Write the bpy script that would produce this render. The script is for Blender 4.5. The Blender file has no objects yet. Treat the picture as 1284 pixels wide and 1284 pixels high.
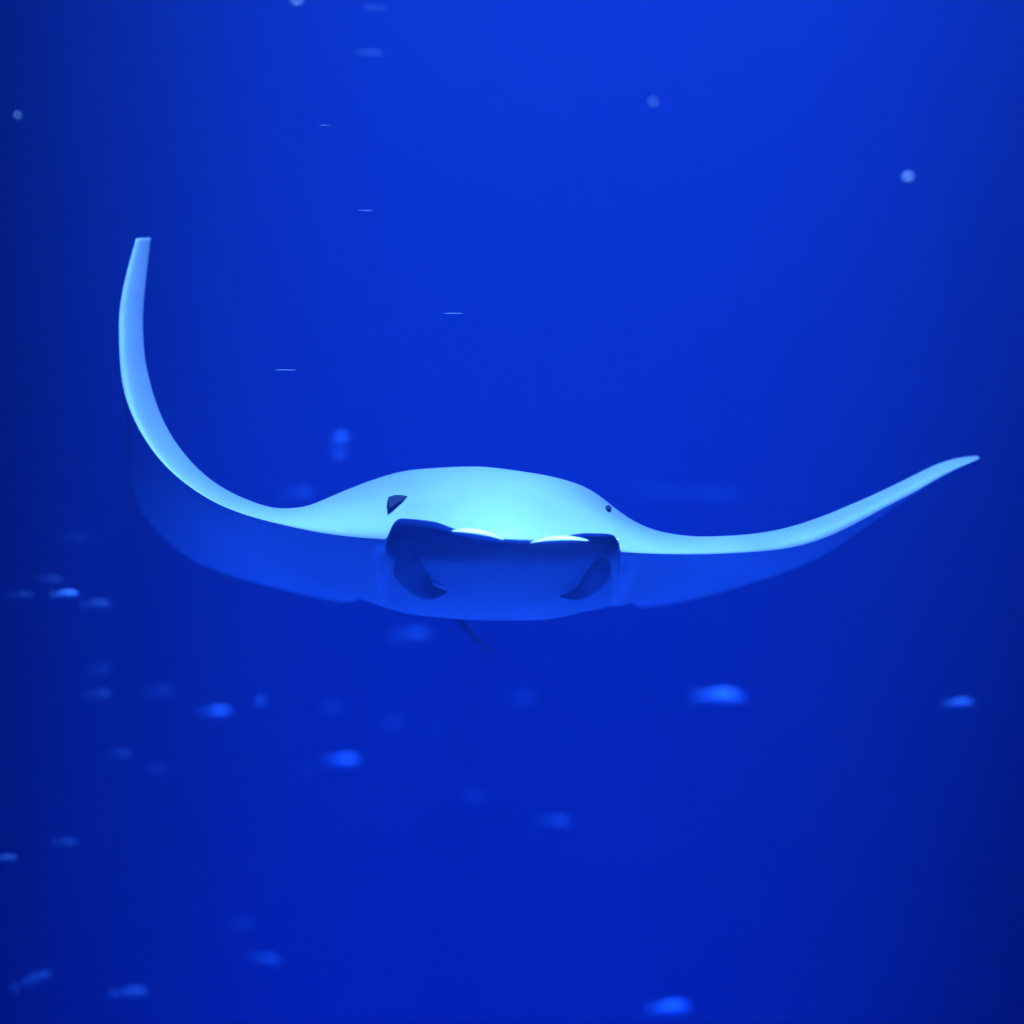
import bpy, bmesh, math, random
import numpy as np
from mathutils import Vector, Matrix

random.seed(7)
sc = bpy.context.scene
C = sc.collection
R = math.radians

# ------------------------------------------------------------------ camera
FOV = R(40.0)
cam_d = bpy.data.cameras.new('camera')
cam_d.sensor_fit = 'HORIZONTAL'; cam_d.sensor_width = 36.0
cam_d.angle = FOV
cam_d.clip_start = 0.05; cam_d.clip_end = 200.0
cam_d.dof.use_dof = True
cam_d.dof.focus_distance = 5.45
cam_d.dof.aperture_fstop = 0.42
cam = bpy.data.objects.new('camera', cam_d)
C.objects.link(cam)
cam.location = (0, 0, 0); cam.rotation_euler = (R(90), 0, 0)
sc.camera = cam

# ------------------------------------------------------------------ light: daylight through an opening in the added roof
SUN_EL, SUN_SIDE = 71.0, 6.0            # elevation from the front, lean to the right
sd = Vector((math.sin(R(SUN_SIDE)), -math.cos(R(SUN_EL)), math.sin(R(SUN_EL)))).normalized()   # towards the sun
w = bpy.data.worlds.new('World'); sc.world = w; w.use_nodes = True
nt = w.node_tree
sky = nt.nodes.new('ShaderNodeTexSky'); sky.sky_type = 'NISHITA'; sky.sun_disc = False
sky.sun_elevation = math.asin(sd.z); sky.sun_rotation = math.atan2(sd.x, sd.y)
bg = nt.nodes['Background']; bg.inputs['Strength'].default_value = 0.05
nt.links.new(sky.outputs['Color'], bg.inputs['Color'])
sun_d = bpy.data.lights.new('sun', 'SUN'); sun_d.energy = 5.0; sun_d.angle = R(10.0); sun_d.color = (1.0, 0.97, 0.92)
sun = bpy.data.objects.new('sun', sun_d); C.objects.link(sun)
sun.rotation_euler = sd.to_track_quat('Z', 'Y').to_euler()
sun.location = (0, -3, 12)

vs = sc.view_settings
vs.view_transform = 'Standard'; vs.look = 'None'; vs.gamma = 1.0; vs.use_curve_mapping = False
vs.exposure = 4.45
sc.cycles.volume_bounces = 2
sc.cycles.max_bounces = 5
sc.cycles.diffuse_bounces = 2
sc.cycles.use_denoising = True
sc.cycles.sample_clamp_indirect = 2.0

# ------------------------------------------------------------------ helpers
TX = 2 * math.tan(FOV / 2)
def at(px, py, y):                      # a pixel of the photograph and a depth -> a point
    k = TX * y / 1284.0
    return Vector(((px - 642.0) * k, y, (642.0 - py) * k))

def pchip(P, step):                      # shape-preserving cubic through rows of P, resampled every `step` pixels
    P = np.array(P, float)
    d = np.hypot(np.diff(P[:, 0]), np.diff(P[:, 1])) + np.hypot(np.diff(P[:, 2]), np.diff(P[:, 3]))
    t = np.concatenate([[0], np.cumsum(d / 2)])
    h = np.diff(t)[:, None]; dl = np.diff(P, axis=0) / h
    m = np.zeros_like(P); m[0] = dl[0]; m[-1] = dl[-1]
    for i in range(1, len(P) - 1):
        w1 = 2 * h[i] + h[i - 1]; w2 = h[i] + 2 * h[i - 1]
        ok = dl[i - 1] * dl[i] > 0
        den = np.where(ok, w1 / np.where(ok, dl[i - 1], 1) + w2 / np.where(ok, dl[i], 1), 1)
        m[i] = np.where(ok, (w1 + w2) / den, 0)
    out = []
    for i in range(len(P) - 1):
        n = max(2, int(round(h[i, 0] / step)))
        for k in range(n):
            u = k / n
            out.append((2*u**3 - 3*u**2 + 1) * P[i] + (u**3 - 2*u**2 + u) * h[i, 0] * m[i] + (-2*u**3 + 3*u**2) * P[i + 1] + (u**3 - u**2) * h[i, 0] * m[i + 1])
    out.append(P[-1])
    return np.array(out)

def principled(name):
    m = bpy.data.materials.new(name); m.use_nodes = True
    return m, m.node_tree, m.node_tree.nodes['Principled BSDF']

def skin_mat(name, c1, c2, scale, rough=0.5, bump=0.15, spec=0.3):
    m, t, p = principled(name)
    tc = t.nodes.new('ShaderNodeTexCoord')
    n = t.nodes.new('ShaderNodeTexNoise'); n.inputs['Scale'].default_value = scale; n.inputs['Detail'].default_value = 5
    r = t.nodes.new('ShaderNodeValToRGB')
    r.color_ramp.elements[0].position = 0.35; r.color_ramp.elements[0].color = (*c1, 1)
    r.color_ramp.elements[1].position = 0.68; r.color_ramp.elements[1].color = (*c2, 1)
    t.links.new(tc.outputs['Object'], n.inputs['Vector'])
    t.links.new(n.outputs['Fac'], r.inputs['Fac'])
    t.links.new(r.outputs['Color'], p.inputs['Base Color'])
    n2 = t.nodes.new('ShaderNodeTexNoise'); n2.inputs['Scale'].default_value = scale * 14
    t.links.new(tc.outputs['Object'], n2.inputs['Vector'])
    b = t.nodes.new('ShaderNodeBump'); b.inputs['Strength'].default_value = bump; b.inputs['Distance'].default_value = 0.01
    t.links.new(n2.outputs['Fac'], b.inputs['Height'])
    t.links.new(b.outputs['Normal'], p.inputs['Normal'])
    p.inputs['Roughness'].default_value = rough
    p.inputs['Specular IOR Level'].default_value = spec
    return m

def ray_back():
    m = skin_mat('ray_back_skin', (0.185, 0.19, 0.20), (0.22, 0.222, 0.228), 2.2)
    t = m.node_tree; p = t.nodes['Principled BSDF']
    src = p.inputs['Base Color'].links[0].from_socket
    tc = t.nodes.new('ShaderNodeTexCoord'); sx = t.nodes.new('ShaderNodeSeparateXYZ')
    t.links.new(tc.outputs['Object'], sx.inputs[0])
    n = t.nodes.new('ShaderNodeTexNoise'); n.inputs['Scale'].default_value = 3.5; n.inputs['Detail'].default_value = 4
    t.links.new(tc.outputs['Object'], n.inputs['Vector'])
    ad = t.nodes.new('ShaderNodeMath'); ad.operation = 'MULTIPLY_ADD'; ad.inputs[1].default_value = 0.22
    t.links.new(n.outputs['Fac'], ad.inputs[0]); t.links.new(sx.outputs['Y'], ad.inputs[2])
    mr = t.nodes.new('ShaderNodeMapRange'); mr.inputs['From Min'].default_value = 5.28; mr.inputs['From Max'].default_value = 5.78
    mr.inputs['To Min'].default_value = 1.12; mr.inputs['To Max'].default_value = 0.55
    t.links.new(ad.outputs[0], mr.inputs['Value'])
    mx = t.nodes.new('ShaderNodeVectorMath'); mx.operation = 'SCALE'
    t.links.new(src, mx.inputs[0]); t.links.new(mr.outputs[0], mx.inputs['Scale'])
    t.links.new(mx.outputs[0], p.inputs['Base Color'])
    return m
M_RAY = ray_back()            # light falloff painted in: paler head and shoulders, darker towards tail and wing tips
M_BELLY = skin_mat('ray_belly_skin', (0.78, 0.79, 0.79), (0.86, 0.86, 0.85), 2.6)
M_DARK = skin_mat('dark_skin', (0.014, 0.015, 0.018), (0.03, 0.032, 0.036), 6)
M_LOBE = skin_mat('lobe_skin', (0.58, 0.60, 0.62), (0.68, 0.70, 0.71), 6)
M_LIP = skin_mat('lip_skin', (0.76, 0.78, 0.78), (0.82, 0.83, 0.82), 9)
M_EYE = skin_mat('eye_surface', (0.008, 0.009, 0.012), (0.014, 0.015, 0.02), 20, rough=0.8, spec=0.05, bump=0.0)
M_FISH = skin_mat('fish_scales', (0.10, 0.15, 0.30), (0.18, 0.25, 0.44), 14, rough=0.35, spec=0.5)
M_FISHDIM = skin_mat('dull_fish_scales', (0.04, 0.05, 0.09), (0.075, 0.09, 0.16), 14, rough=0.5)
M_FIN = skin_mat('fin_membrane', (0.08, 0.10, 0.16), (0.13, 0.16, 0.24), 18, rough=0.5)
M_SPECK = skin_mat('speck_white', (0.30, 0.29, 0.30), (0.38, 0.37, 0.38), 30)
M_THREAD = skin_mat('thread_grey', (0.16, 0.16, 0.17), (0.24, 0.24, 0.24), 30)
M_WALL = skin_mat('tank_paint', (0.03, 0.05, 0.09), (0.05, 0.07, 0.11), 0.6, rough=0.8)
M_ROOF = skin_mat('added_roof_grey', (0.05, 0.055, 0.06), (0.08, 0.085, 0.09), 0.8, rough=0.9)
def bounce_bed():                     # added bounce colours: bluish bed lights the belly, dark far part cuts glow
    m = skin_mat('bounce_bed_colour', (0.22, 0.30, 0.52), (0.30, 0.38, 0.62), 1.2, rough=0.9)
    t = m.node_tree; p = t.nodes['Principled BSDF']
    src = p.inputs['Base Color'].links[0].from_socket
    tc = t.nodes.new('ShaderNodeTexCoord'); sx = t.nodes.new('ShaderNodeSeparateXYZ')
    t.links.new(tc.outputs['Object'], sx.inputs[0])
    n = t.nodes.new('ShaderNodeTexNoise'); n.inputs['Scale'].default_value = 0.7; n.inputs['Detail'].default_value = 6
    t.links.new(tc.outputs['Object'], n.inputs['Vector'])
    ad = t.nodes.new('ShaderNodeMath'); ad.operation = 'MULTIPLY_ADD'; ad.inputs[1].default_value = 2.0
    t.links.new(n.outputs['Fac'], ad.inputs[0]); t.links.new(sx.outputs['Y'], ad.inputs[2])
    mr = t.nodes.new('ShaderNodeMapRange'); mr.inputs['From Min'].default_value = 11.4; mr.inputs['From Max'].default_value = 12.2
    t.links.new(ad.outputs[0], mr.inputs['Value'])
    mx = t.nodes.new('ShaderNodeMix'); mx.data_type = 'RGBA'
    t.links.new(mr.outputs[0], mx.inputs['Factor']); t.links.new(src, mx.inputs['A'])
    mx.inputs['B'].default_value = (0.035, 0.035, 0.035, 1)
    t.links.new(mx.outputs['Result'], p.inputs['Base Color'])
    return m
M_BOUNCE = bounce_bed()

def mesh_obj(name, verts, faces, mat, parent=None, smooth=True):
    me = bpy.data.meshes.new(name)
    me.from_pydata([tuple(v) for v in verts], [], faces)
    bm = bmesh.new(); bm.from_mesh(me)
    bmesh.ops.recalc_face_normals(bm, faces=bm.faces[:])
    bm.to_mesh(me); bm.free()
    if smooth: me.polygons.foreach_set('use_smooth', [True] * len(me.polygons))
    me.materials.append(mat)
    o = bpy.data.objects.new(name, me); C.objects.link(o)
    if parent is not None:
        o.parent = parent
        o.matrix_parent_inverse = parent.matrix_world.inverted()
    return o

def tag(o, label, cat=None, group=None, kind=None):
    o['label'] = label
    if cat: o['category'] = cat
    if group: o['group'] = group
    if kind: o['kind'] = kind
    return o

def empty(name, loc):
    o = bpy.data.objects.new(name, None); C.objects.link(o)
    o.location = loc; o.empty_display_size = 0.1
    bpy.context.view_layer.update()
    return o

def loft(rings, closed_ring=True, cap=True):
    n = len(rings[0]); V = []; F = []
    for r in rings: V += list(r)
    for i in range(len(rings) - 1):
        for j in range(n if closed_ring else n - 1):
            a = i * n + j; b = i * n + (j + 1) % n
            F.append((a, b, b + n, a + n))
    if cap:
        F.append(tuple(range(n))); F.append(tuple(range((len(rings) - 1) * n, len(rings) * n)))
    return V, F

def tube(path, radii, seg=12, flat=None, up=Vector((0, 0, 1))):
    # flat: (a, b) factors per ring for an oval section
    rings = []
    for i, p in enumerate(path):
        t = (path[min(i + 1, len(path) - 1)] - path[max(i - 1, 0)]).normalized()
        s = t.cross(up).normalized(); u = s.cross(t).normalized()
        ring = []
        for k in range(seg):
            a = 2 * math.pi * k / seg
            fa, fb = flat if flat else (1, 1)
            ring.append(p + s * (math.cos(a) * radii[i] * fa) + u * (math.sin(a) * radii[i] * fb))
        rings.append(ring)
    return loft(rings)

def cr(pts, n):                          # Catmull-Rom through points (any dimension), n samples per span
    P = np.array(pts, float); out = []
    for i in range(len(P) - 1):
        p0 = P[max(i - 1, 0)]; p1 = P[i]; p2 = P[i + 1]; p3 = P[min(i + 2, len(P) - 1)]
        for k in range(n):
            t = k / n
            out.append(0.5 * ((2 * p1) + (p2 - p0) * t + (2 * p0 - 5 * p1 + 4 * p2 - p3) * t * t + (3 * p1 - p0 - 3 * p2 + p3) * t ** 3))
    out.append(P[-1])
    return np.array(out)

# ------------------------------------------------------------------ the tank: walls, added bounce floor, added roof whose opening shapes the light
def box_obj(name, lo, hi, mat):
    V = [(x, y, z) for x in (lo[0], hi[0]) for y in (lo[1], hi[1]) for z in (lo[2], hi[2])]
    F = [(0, 1, 3, 2), (4, 6, 7, 5), (0, 4, 5, 1), (2, 3, 7, 6), (0, 2, 6, 4), (1, 5, 7, 3)]
    return mesh_obj(name, V, F, mat, smooth=False)

ROOF_Z = 7.0
fl_v, fl_f = [], []
NX, NY = 44, 60
for j in range(NY + 1):
    for i in range(NX + 1):
        x = -16 + 32 * i / NX; y = -4 + 40 * j / NY
        q = min(max((y - 10.6) / 3.4, 0), 1); q = q * q * (3 - 2 * q)      # added unseen terrace bouncing light onto the belly, then dropping away
        fl_v.append((x, y, -4.4 - 4.0 * q + 0.12 * math.sin(x * 0.9 + 0.6 * math.sin(y * 0.7)) + 0.1 * math.sin(y * 0.8 + x * 0.35)))
for j in range(NY):
    for i in range(NX):
        a = j * (NX + 1) + i; fl_f.append((a, a + 1, a + NX + 2, a + NX + 1))
o = mesh_obj('bounce_floor', fl_v, fl_f, M_BOUNCE); tag(o, 'added unseen blue-grey floor bouncing light up to the ray, dropping to a dark deep end', kind='structure')
for lo, hi in [((-16, 34, -8.8), (16, 34.4, ROOF_Z)), ((-16.4, -4, -8.8), (-16, 34.4, ROOF_Z)),
               ((16, -4, -8.8), (16.4, 34.4, ROOF_Z)), ((-16.4, -4.4, -8.8), (16.4, -4, ROOF_Z))]:
    o = box_obj('tank_wall', lo, hi, M_WALL); tag(o, 'dark painted wall of the deep tank', kind='structure')

def roof():  # added out of view; its opening narrows the sun to a soft column
    cx, cy, hx, hy = 0.98, 6.0, 2.5, 5.6
    N = 64; V = []; F = []
    for z in (ROOF_Z, ROOF_Z + 0.3):
        for k in range(N):
            a = 2 * math.pi * k / N
            c, s = math.cos(a), math.sin(a)
            V.append((cx + hx * math.copysign(abs(c) ** 0.7, c), cy + hy * math.copysign(abs(s) ** 0.7, s), z))
        for k in range(N):
            a = 2 * math.pi * k / N
            c, s = math.cos(a), math.sin(a); m = max(abs(c), abs(s))
            V.append((17 * c / m, 15 + 20 * s / m, z))
    for k in range(N):
        l = (k + 1) % N
        F.append((k, l, N + l, N + k)); F.append((2 * N + k, 3 * N + k, 3 * N + l, 2 * N + l))
        F.append((k, 2 * N + k, 2 * N + l, l)); F.append((N + k, N + l, 3 * N + l, 3 * N + k))
    o = mesh_obj('added_roof', V, F, M_ROOF, smooth=False)
    tag(o, 'added unseen dark roof with a long opening that shapes the light', kind='structure')
roof()

# ------------------------------------------------------------------ the manta ray
Y0 = 5.2
# leading edge crease, upper outline, lower outline (photograph pixels)
ST = [((171, 299), (189, 298), (178, 299)), ((157, 350), (183, 350), (160, 352)), ((149, 400), (179, 400), (152, 412)),
      ((150, 450), (181, 445), (153, 470)), ((153, 480), (187, 475), (153, 505)), ((163, 515), (199, 515), (155, 548)),
      ((181, 550), (217, 550), (158, 592)), ((205, 582), (242, 582), (168, 628)), ((240, 612), (276, 610), (197, 668)),
      ((275, 633), (311, 627), (240, 702)), ((317, 648.5), (349, 638), (297, 725)), ((363, 660), (380, 636), (355, 740)),
      ((415, 670), (418, 621), (409, 752)), ((464, 675), (466, 602), (470, 762)), ((483, 676), (490, 594.5), (487, 765)),
      ((492, 655), (500, 592), (496, 767)), ((500, 650), (507, 590), (505, 769)), ((543, 654), (545, 587), (548, 774)),
      ((570, 663), (572, 585.3), (575, 776.5)), ((600, 671), (602, 584.8), (604, 778)), ((630, 675.5), (632, 588), (632, 778)),
      ((669, 677), (667, 593), (669, 778)), ((705, 673), (697, 598.5), (704, 775)), ((737, 668.5), (727, 607.5), (732, 766)),
      ((765, 669), (751, 620), (757, 764)), ((775, 672), (762, 630), (768, 764)), ((779, 692), (772, 638), (775, 764)),
      ((800, 693.5), (796, 655), (798, 762.5)), ((826, 694.5), (824, 666), (825, 760)), ((877, 695), (877, 673), (877, 750)),
      ((935, 692.6), (935, 670.5), (930, 735)), ((978, 689), (978, 664), (975, 721)), ((1025, 678), (1027, 649), (1023, 702)),
      ((1064, 661), (1064, 634), (1062, 678)), ((1110, 636), (1107, 615), (1108, 645)), ((1149, 616), (1144, 597), (1149, 619)),
      ((1188, 593), (1182, 579), (1189, 593)), ((1212, 582), (1206, 573), (1214, 581)), ((1228, 575), (1225, 571.5), (1228, 574))]
ST = np.array(ST, float).reshape(len(ST), 6)
# depth follows the distance along the leading edge from the mouth
def span_param(Lx):
    d = np.concatenate([[0], np.cumsum(np.hypot(np.diff(Lx[:, 0]), np.diff(Lx[:, 1])))])
    mid = np.interp(640, Lx[:, 0], d) if np.all(np.diff(Lx[:, 0]) > 0) else None
    if mid is None:
        k = int(np.argmin(np.abs(Lx[:, 0] - 640))); mid = d[k]
    s = np.where(d < mid, (mid - d) / mid, (d - mid) / (d[-1] - mid))
    return s
def smooth(a, b, x):
    t = min(max((x - a) / (b - a), 0), 1); return t * t * (3 - 2 * t)

def ray_rings(stations, y0, per_span=8, scale=1.0, head=True):
    D = pchip(stations, 4.0)
    K = np.exp(-0.5 * (np.arange(-8, 9) / 3.5) ** 2); K /= K.sum()
    DS = D.copy()
    for c in range(6):
        pad = np.concatenate([2 * D[0, c] - D[8:0:-1, c], D[:, c], 2 * D[-1, c] - D[-2:-10:-1, c]])
        DS[:, c] = np.convolve(pad, K, 'valid')
    keep = np.clip(np.minimum((D[:, 0] - 450) / 25, (815 - D[:, 0]) / 25), 0, 1)[:, None] if head else 0.0
    DS[:, 0:2] = DS[:, 0:2] * (1 - keep) + D[:, 0:2] * keep
    D = DS
    SL = D[:, 0:2].copy()
    if head:
        k = (SL[:, 0] > 483) & (SL[:, 0] < 779)
        SL[k, 1] = np.interp(SL[k, 0], [483, 630, 779], [676, 682, 692])
    s = span_param(SL)
    rings = []
    for row, u in zip(D, s):
        L, T, B = row[0:2], row[2:4], row[4:6]
        hd = 1 - smooth(0.17, 0.42, u)                    # 1 on the trunk, 0 on the wings
        hv = head and 464 < row[0] < 800
        hm = (1 if (head and 485 < row[0] < 776) else 0)  # in front of the mouth
        yL = y0 + scale * (0.80 * u ** 1.5 - 0.10 * (1 - smooth(0.0, 0.33, u)) * (1 if head else 0))
        dT = scale * ((0.16 * (1 - u) + 0.06) * (1 - hd) + 0.46 * hd)
        yT = yL + dT
        tipf = 1 - smooth(0.55, 1.0, u)
        yE = y0 + scale * (1.5 * (1 - u) + 1.05 * u) if True else 0
        yE = yL + (yE - yL) * (0.25 + 0.75 * tipf) + scale * 0.10
        E = B + np.array([0.0, -26.0]) * smooth(0.6, 1.0, hd)
        hb = hd
        yB = (yL + 0.60 * scale) * hd + (yL + (yE - yL) * 0.6) * (1 - hd)
        Bm = B * hb + (L + (B - L) * 0.62) * (1 - hb)
        ctrl = []
        def add(p, y): ctrl.append((p[0], p[1], y))
        Lv = np.array([L[0], np.interp(L[0], [464, 483, 630, 779, 800], [675, 676, 682, 692, 693.5])]) if hv else L
        nrm = T - Lv
        f0 = max(0.0, (Lv[1] - L[1]) / (Lv[1] - T[1])) if hv else 0.0
        a = []
        for g in (0.0, 0.03, 0.07, 0.12, 0.18, 0.25, 0.33, 0.41, 0.5, 0.59, 0.68, 0.76, 0.84, 0.91, 0.96, 1.0):
            f = f0 + (1 - f0) * g
            a.append((L[0] + (T[0] - L[0]) * f, Lv[1] + nrm[1] * f, yL + dT * f ** 1.65))
        NTOP = len(a)
        yL2 = a[0][2]
        # back to the trailing edge, kept below the outline
        for f, zz in ((0.12, 0.02), (0.3, 0.10), (0.5, 0.28), (0.7, 0.52), (0.86, 0.76), (0.95, 0.91)):
            p = T + (E - T) * zz
            a.append((p[0], p[1], yT + (yE - yT) * f))
        a.append((E[0], E[1], yE))
        # underside forward
        for f in (0.12, 0.3, 0.5, 0.7, 0.88):
            p = E + (Bm - E) * math.sin(f * math.pi / 2)
            y = yE + (yB - yE) * f
            a.append((p[0], p[1], y))
        a.append((Bm[0], Bm[1], yB))
        rec = 0.13 * scale * smooth(468, 486, row[0]) * (1 - smooth(778, 794, row[0])) if head else 0.0
        jaw = max(L[1], 676) if hm else L[1]
        J = np.array([L[0], jaw])
        for f, g in ((0.85, 0.965), (0.68, 0.87), (0.5, 0.72), (0.33, 0.53), (0.18, 0.33), (0.08, 0.17)):
            p = J + (Bm - J) * g
            a.append((p[0], p[1], yL + rec * (1 - f) ** 1.6 + (yB - yL) * f))
        if hm:
            a.append((L[0], L[1] + (jaw - L[1]) * 0.75 + 6.0, yL2 + 0.165 * scale))
            a.append((L[0], L[1] + (jaw - L[1]) * 0.35 + 3.0, yL2 + 0.145 * scale))
            a.append((L[0], L[1] + 1.5, yL2 + 0.05 * scale))
        else:
            p = J + (Bm - J) * 0.10; a.append((p[0], p[1], yL + (yB - yL) * 0.045))
            p = J + (Bm - J) * 0.05; a.append((p[0], p[1], yL + (yB - yL) * 0.02))
            p = J + (Bm - J) * 0.02; a.append((p[0], p[1], yL + (yB - yL) * 0.007))
        rings.append([at(*q) for q in a])
    return rings

def build_ray():
    root = empty('manta_ray', at(640, 700, Y0 + 0.6))
    tag(root, 'large pale manta ray swimming head-on with one wing curled high', 'manta ray')
    rings = ray_rings(ST, Y0)
    V, F = loft(rings)
    body = mesh_obj('body', V, F, M_RAY, root)
    n = len(rings[0]); me = body.data
    me.materials.append(M_BELLY)
    for p in me.polygons:
        js = [v % n for v in p.vertices]
        if len(js) == 4 and max(js) >= 23 and min(js) != 0 or (len(js) == 4 and 0 in js and n - 1 in js): p.material_index = 1
    at_ = me.attributes.new('sharp_edge', 'BOOLEAN', 'EDGE')
    vals = []
    for e in me.edges:
        a, b = e.vertices
        vals.append(a % n == 0 and b % n == 0)
    at_.data.foreach_set('value', vals)
    yl = Y0 - 0.10
    # folds of the lower lip that catch the light
    for (x0, y0, x1, y1, h) in ((566, 666, 632, 677.5, 6.5), (664, 681, 738, 678, 6.0)):
        path = []; rad = []
        for k in range(17):
            t = k / 16
            bow = math.sin(math.pi * t)
            path.append(at(x0 + (x1 - x0) * t, y0 + (y1 - y0) * t - 3 * bow, yl - 0.02 * bow + 0.012))
            rad.append(TX * yl / 1284 * h * (0.08 + 0.92 * bow ** 0.8))
        V, F = tube(path, rad, 12, flat=(1.8, 0.75))
        o = mesh_obj('lip_fold', V, F, M_LIP, root); o['label'] = 'white lip fold catching the light'
    # cephalic fins folded down beside the mouth
    for pts in ([(512, 686, 0.275, 0.010), (511, 699, 0.275, 0.045), (514, 716, 0.300, 0.060), (524, 732, 0.325, 0.050), (540, 743, 0.340, 0.032), (560, 742, 0.345, 0.005)],
                [(759, 700, 0.315, 0.010), (756, 712, 0.315, 0.034), (748, 725, 0.340, 0.044), (737, 737, 0.370, 0.036), (723, 746, 0.385, 0.024), (702, 748, 0.382, 0.004)]):
        c = cr(pts, 5)
        path = [at(q[0], q[1], yl + q[2]) for q in c]
        V, F = tube(path, [max(q[3], 0.004) for q in c], 14, flat=(1.0, 0.30), up=Vector((0, 1, 0)))
        o = mesh_obj('cephalic_fin', V, F, M_LOBE, root)
    # eyes, set into the sides of the head
    for outline, yc, zc, sl in (([(486, 640), (485, 631), (487, 623), (495, 620.5), (505, 620.5), (513, 622), (508, 627), (500, 632), (492, 637)], 5.40, 630, 0.0062),
                            ([(758, 637), (760, 633.5), (764, 633), (767, 636), (766, 639.5), (761, 640)], 5.60, 636.5, 0.011)):
        m = len(outline); cx_ = sum(q[0] for q in outline) / m; cy_ = sum(q[1] for q in outline) / m
        V = []; F = []
        for sc_, h in ((0.9, 0.05), (1.0, 0.0), (0.93, -0.02), (0.75, -0.034), (0.45, -0.044)):
            for q in outline:
                x = cx_ + (q[0] - cx_) * sc_; y_ = cy_ + (q[1] - cy_) * sc_
                V.append(at(x, y_, yc + (zc - y_) * sl + h))
        for i in range(4):
            for k in range(m):
                F.append((i * m + k, i * m + (k + 1) % m, (i + 1) * m + (k + 1) % m, (i + 1) * m + k))
        F.append(tuple(range(m))); F.append(tuple(range(4 * m, 5 * m)))
        mesh_obj('eye', V, F, M_EYE, root)
    # tail
    pts = [(556, 752, 1.28, 0.024), (570, 770, 1.45, 0.016), (588, 791, 1.75, 0.013), (606, 808, 2.1, 0.010), (624, 825, 2.5, 0.003)]
    c = cr(pts, 6)
    V, F = tube([at(q[0], q[1], Y0 + q[2]) for q in c], [q[3] for q in c], 10)
    o = mesh_obj('tail', V, F, M_DARK, root); o['label'] = 'thin dark whip tail'
    return root
build_ray()

# a second ray far off, edge-on
def far_ray():
    yd = 13.5
    base = [((772, 609), (775, 607), (773, 610)), ((800, 614), (801, 608.5), (800, 616)), ((830, 619), (831, 612), (830, 622)),
            ((865, 622), (866, 614), (865, 627)), ((900, 624), (900, 611), (900, 631)), ((925, 624), (925, 611), (925, 631)),
            ((955, 623), (954, 615), (955, 627)), ((990, 621), (989, 614), (990, 623)), ((1025, 619), (1024, 614), (1025, 620)),
            ((1058, 616), (1056, 614), (1058, 617))]
    A = np.array(base, float).reshape(len(base), 6)
    root = empty('distant_ray', at(912, 620, yd + 0.5))
    tag(root, 'faint distant ray seen edge-on behind the flatter wing of the large ray', 'ray')
    D = cr(A, 5); mid = 912.0; rings = []
    for r in D:
        u = min(abs(r[0] - mid) / 142.0, 1.0)
        L, T, B = r[0:2], r[2:4], r[4:6]
        yL = yd + 0.75 * u ** 1.4; yE = yd + 1.15 * (1 - u) + 0.95 * u
        q = [(L, yL), (L + (T - L) * .5, yL + (yE - yL) * .08), (T, yL + (yE - yL) * .25), (T + (B - T) * .3, yL + (yE - yL) * .6),
             (T + (B - T) * .8, yE), (B, yL + (yE - yL) * .55), (L + (B - L) * .5, yL + (yE - yL) * .15)]
        rings.append([at(p[0], p[1], y) for p, y in q])
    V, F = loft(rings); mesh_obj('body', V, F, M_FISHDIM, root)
    c = cr([(912, 622, 1.1, .02), (918, 626, 1.7, .012), (926, 629, 2.3, .004)], 5)
    V, F = tube([at(q[0], q[1], yd + q[2]) for q in c], [q[3] for q in c], 8)
    mesh_obj('tail', V, F, M_DARK, root)
far_ray()

# ------------------------------------------------------------------ fish
def fish_meshes():
    # length 1 along +X (head at +0.5), height along Z
    prof = [(-0.36, .028, .018), (-0.28, .045, .03), (-0.15, .085, .055), (0.0, .125, .08), (0.15, .14, .09), (0.28, .125, .085), (0.38, .095, .07), (0.46, .05, .04), (0.5, .012, .012)]
    rings = []
    for x, h, t in cr(prof, 3):
        rings.append([Vector((x, t * math.cos(2 * math.pi * k / 12), h * math.sin(2 * math.pi * k / 12))) for k in range(12)])
    body = loft(rings)
    def plate(outline, th):
        n = len(outline)
        V = [Vector((x, -th, z)) for x, z in outline] + [Vector((x, th, z)) for x, z in outline]
        F = [tuple(range(n)), tuple(range(2 * n - 1, n - 1, -1))] + [(k, (k + 1) % n, n + (k + 1) % n, n + k) for k in range(n)]
        return V, F
    tail = plate([(-0.33, 0.02), (-0.42, 0.09), (-0.52, 0.17), (-0.49, 0.05), (-0.47, 0.0), (-0.49, -0.05), (-0.52, -0.17), (-0.42, -0.09), (-0.33, -0.02)], .006)
    dors = plate([(-0.2, 0.065), (-0.12, 0.125), (0.02, 0.165), (0.14, 0.175), (0.2, 0.125), (0.05, 0.11)], .005)
    anal = plate([(-0.24, -0.05), (-0.16, -0.115), (-0.06, -0.14), (0.0, -0.11), (-0.1, -0.08)], .005)
    return body, tail, dors, anal
FB, FT, FD, FA = fish_meshes()
def proto(name, vf, mat):
    me = bpy.data.meshes.new(name); me.from_pydata([tuple(v) for v in vf[0]], [], vf[1])
    bm = bmesh.new(); bm.from_mesh(me); bmesh.ops.recalc_face_normals(bm, faces=bm.faces[:]); bm.to_mesh(me); bm.free()
    if name == 'body': me.polygons.foreach_set('use_smooth', [True] * len(me.polygons))
    me.materials.append(mat); return me
FISH = {}
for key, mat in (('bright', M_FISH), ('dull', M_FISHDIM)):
    FISH[key] = [('body', proto('body', FB, mat)), ('tail_fin', proto('tail_fin', FT, M_FIN)), ('dorsal_fin', proto('dorsal_fin', FD, M_FIN)), ('anal_fin', proto('anal_fin', FA, M_FIN))]

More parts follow.
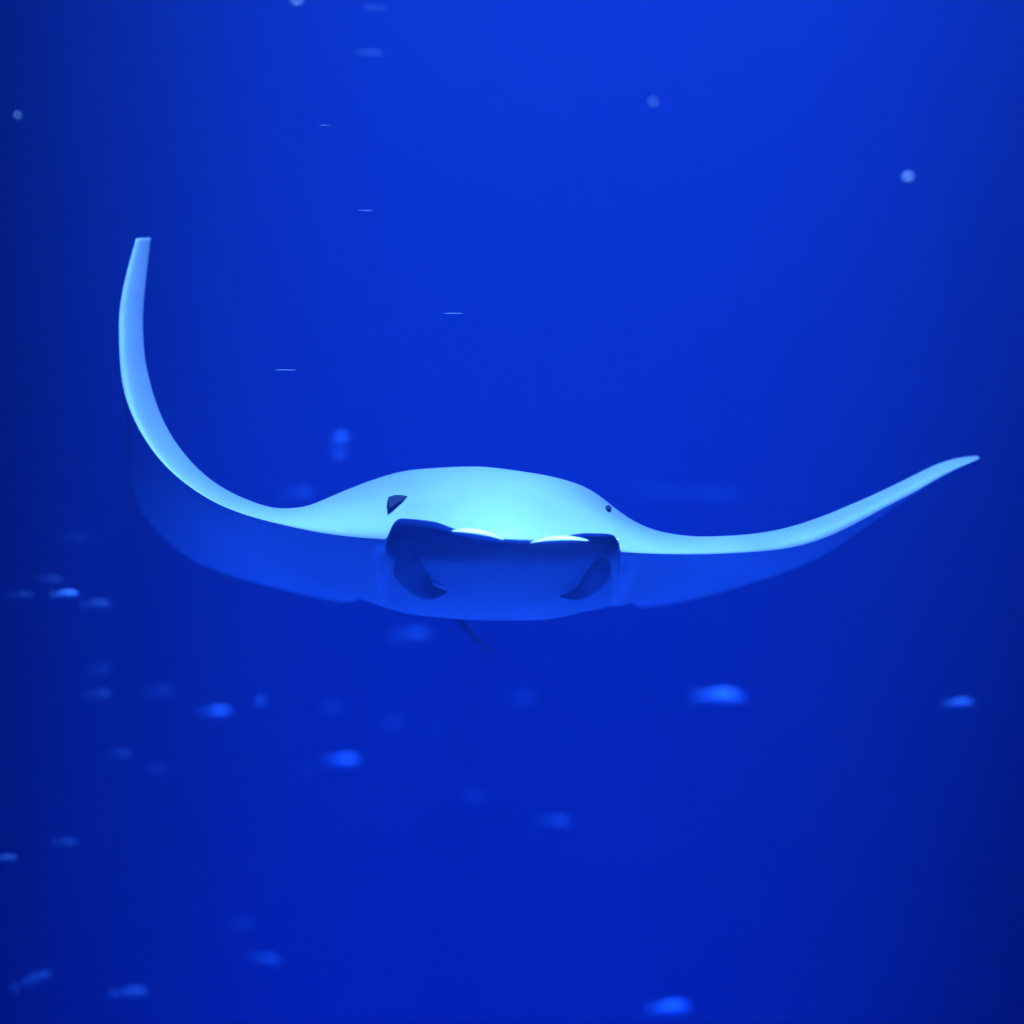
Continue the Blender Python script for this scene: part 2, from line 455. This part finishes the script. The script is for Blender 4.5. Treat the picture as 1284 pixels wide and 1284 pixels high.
def fish(px, py, wpx, y, key, label, group, tilt=0, yaw=0):
    L = wpx * TX * y / 1284
    e = bpy.data.objects.new('fish', None); C.objects.link(e)
    e.location = at(px, py, y); e.scale = (L, L, L); e.empty_display_size = 0.1
    e.rotation_euler = (0, R(-tilt), R(yaw))
    tag(e, label, 'fish', group)
    for nm, me in FISH[key]:
        o = bpy.data.objects.new(nm, me); C.objects.link(o); o.parent = e
    return e

G1 = 'bright fish below the manta ray'
for a in [(901, 874, 66, 11.5, -3, 0, 'largest bright slender fish, in open water under the flatter wing'),
          (428, 954, 46, 12, 0, 0, 'bright slender fish in open water under the root of the curled wing'),
          (838, 1264, 56, 11, 0, 8, 'bright slender fish deepest in the water below the manta ray'),
          (270, 893, 40, 10.5, 0, 6, 'fairly bright slender fish under the middle of the curled wing')]:
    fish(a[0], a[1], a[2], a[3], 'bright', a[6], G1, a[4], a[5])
G2 = 'dim fish below the manta ray'
LC = 'small dim fish scattered in the water under the curled wing'
LH = 'small dim fish fading into the blue straight below the ray\'s head'
LD = 'small dim fish in the dark deep water far below the curled wing'
for a in [(124, 871, 32, 8.5, 0, LC), (125, 840, 30, 9, 4, LC), (200, 868, 34, 10.5, 0, LC), (383, 966, 30, 14, 15, LC), (415, 888, 28, 13, 10, LC),
          (152, 946, 28, 9, 0, LC), (195, 965, 26, 10, 0, LC),
          (491, 907, 32, 14, 5, LH), (545, 916, 28, 15, 0, LH), (517, 797, 48, 12.5, 0, LH), (655, 876, 32, 14, 0, LH), (591, 998, 30, 14, -10, LH),
          (697, 1031, 42, 12, -6, 'dim slender fish, the lowest of those below the ray\'s head'),
          (1203, 882, 42, 8.2, 0, 'lone dim fish in the dark water below the tip of the flatter wing'),
          (82, 1057, 32, 8, 0, LD), (333, 1203, 38, 10.5, -8, LD), (303, 1158, 28, 12, 0, LD), (5, 1077, 34, 7, 0, LD), (163, 1245, 46, 8.5, 2, LD)]:
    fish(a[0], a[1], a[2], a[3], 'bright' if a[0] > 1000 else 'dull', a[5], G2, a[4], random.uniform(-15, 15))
fish(40, 1230, 50, 8, 'dull', 'dim fish tilted nose-up in the deep water far below the curled wing', None, 20, 10)
fish(326, 880, 26, 10, 'bright', 'tiny dim fish seen tail-on just beyond a bright fish', None, 0, 75)
G3 = 'loose shoal beside the curled wing'; L3 = 'small dim fish in the loose shoal beyond the curled wing'
fish(81, 745, 34, 7.2, 'bright', 'brightest fish of the loose shoal beyond the curled wing', G3, 0, 5)
for a in [(120, 758, 36, 8, 0), (64, 727, 30, 8, -10), (27, 747, 32, 7.5, 0), (92, 675, 36, 9, 3)]:
    fish(a[0], a[1], a[2], a[3], 'dull', L3, G3, a[4], random.uniform(-12, 12))
G4 = 'dim fish above the manta ray'
for a in [(373, 620, 40, 12, 0, 'dim fish just above the bend of the curled wing'), (455, 415, 44, 14, 2, 'upper of two faint fish high above the curled wing root'),
          (438, 437, 36, 13.5, 0, 'lower of two faint fish high above the curled wing root')]:
    fish(a[0], a[1], a[2], a[3], 'dull', a[5], G4, a[4], random.uniform(-12, 12))
fish(427, 551, 54, 11, 'bright', 'upper of two pale fish swimming close together above the ray', None, 0, 80)
fish(425, 570, 50, 11, 'bright', 'lower of two pale fish swimming close together above the ray', None, 0, 78)

# ------------------------------------------------------------------ drifting specks and threads
def blob(name, loc, r, mat, sx=1, sy=1, sz=1, ny=0):
    bm = bmesh.new(); bmesh.ops.create_icosphere(bm, subdivisions=2, radius=r)
    for v in bm.verts:
        n = 1 + 0.16 * math.sin(v.co.x / r * 3.1 + v.co.z / r * 2.3 + r * 4000)
        v.co = Vector((v.co.x * sx, v.co.y * sy, v.co.z * sz)) * n
    me = bpy.data.meshes.new(name); bm.to_mesh(me); bm.free()
    me.polygons.foreach_set('use_smooth', [True] * len(me.polygons)); me.materials.append(mat)
    o = bpy.data.objects.new(name, me); C.objects.link(o); o.location = loc
    return o
for (px, py, y, r, lb) in ((1138, 223, 3.9, 0.009, 'soft white speck drifting above the tip of the flatter wing'),
                           (819, 129, 3.9, 0.0065, 'faint white speck drifting high above the ray\'s head'),
                           (372, 2, 3.9, 0.009, 'soft white speck at the upper end of the bright water'),
                           (22, 146, 4.2, 0.008, 'tiny greenish speck in the dark water beyond the curled wing tip')):
    o = blob('drifting_speck', at(px, py, y), r, M_SPECK if px > 100 else M_THREAD); tag(o, lb, 'speck', 'drifting specks')
for (px, py, y, wpx) in ((358, 464, 5.3, 26), (568, 393, 5.5, 24), (407, 157, 5.6, 16), (458, 264, 5.6, 22), (470, 10, 7.4, 30), (462, 66, 7.8, 40)):
    L = wpx * TX * y / 1284
    o = blob('drifting_thread', at(px, py, y), L / 2, M_THREAD, 1, 0.035, 0.035)
    tag(o, 'thin pale thread drifting level in the water above the ray', 'thread', 'drifting threads')

# ------------------------------------------------------------------ the water itself: an even scattering and absorbing medium
def water():
    o = box_obj('haze', (-17.5, -5.5, -9.9), (17.5, 36, ROOF_Z + 0.8), M_WALL)
    m = bpy.data.materials.new('blue_water'); m.use_nodes = True
    t = m.node_tree; t.nodes.clear()
    out = t.nodes.new('ShaderNodeOutputMaterial')
    S = (0.0010, 0.0033, 0.0185); A = (0.247, 0.152, 0.056)
    def split(v):
        mx = max(v); return mx, (*[c / mx for c in v], 1)
    vs_ = t.nodes.new('ShaderNodeVolumeScatter'); d, c = split(S)
    vs_.inputs['Color'].default_value = c; vs_.inputs['Density'].default_value = d; vs_.inputs['Anisotropy'].default_value = 0.0
    va = t.nodes.new('ShaderNodeVolumeAbsorption'); d = max(A)
    va.inputs['Color'].default_value = (*[1 - a / d for a in A], 1); va.inputs['Density'].default_value = d
    ad = t.nodes.new('ShaderNodeAddShader')
    t.links.new(vs_.outputs[0], ad.inputs[0]); t.links.new(va.outputs[0], ad.inputs[1])
    t.links.new(ad.outputs[0], out.inputs['Volume'])
    o.data.materials.clear(); o.data.materials.append(m)
    tag(o, 'deep blue water filling the tank', kind='stuff')
water()
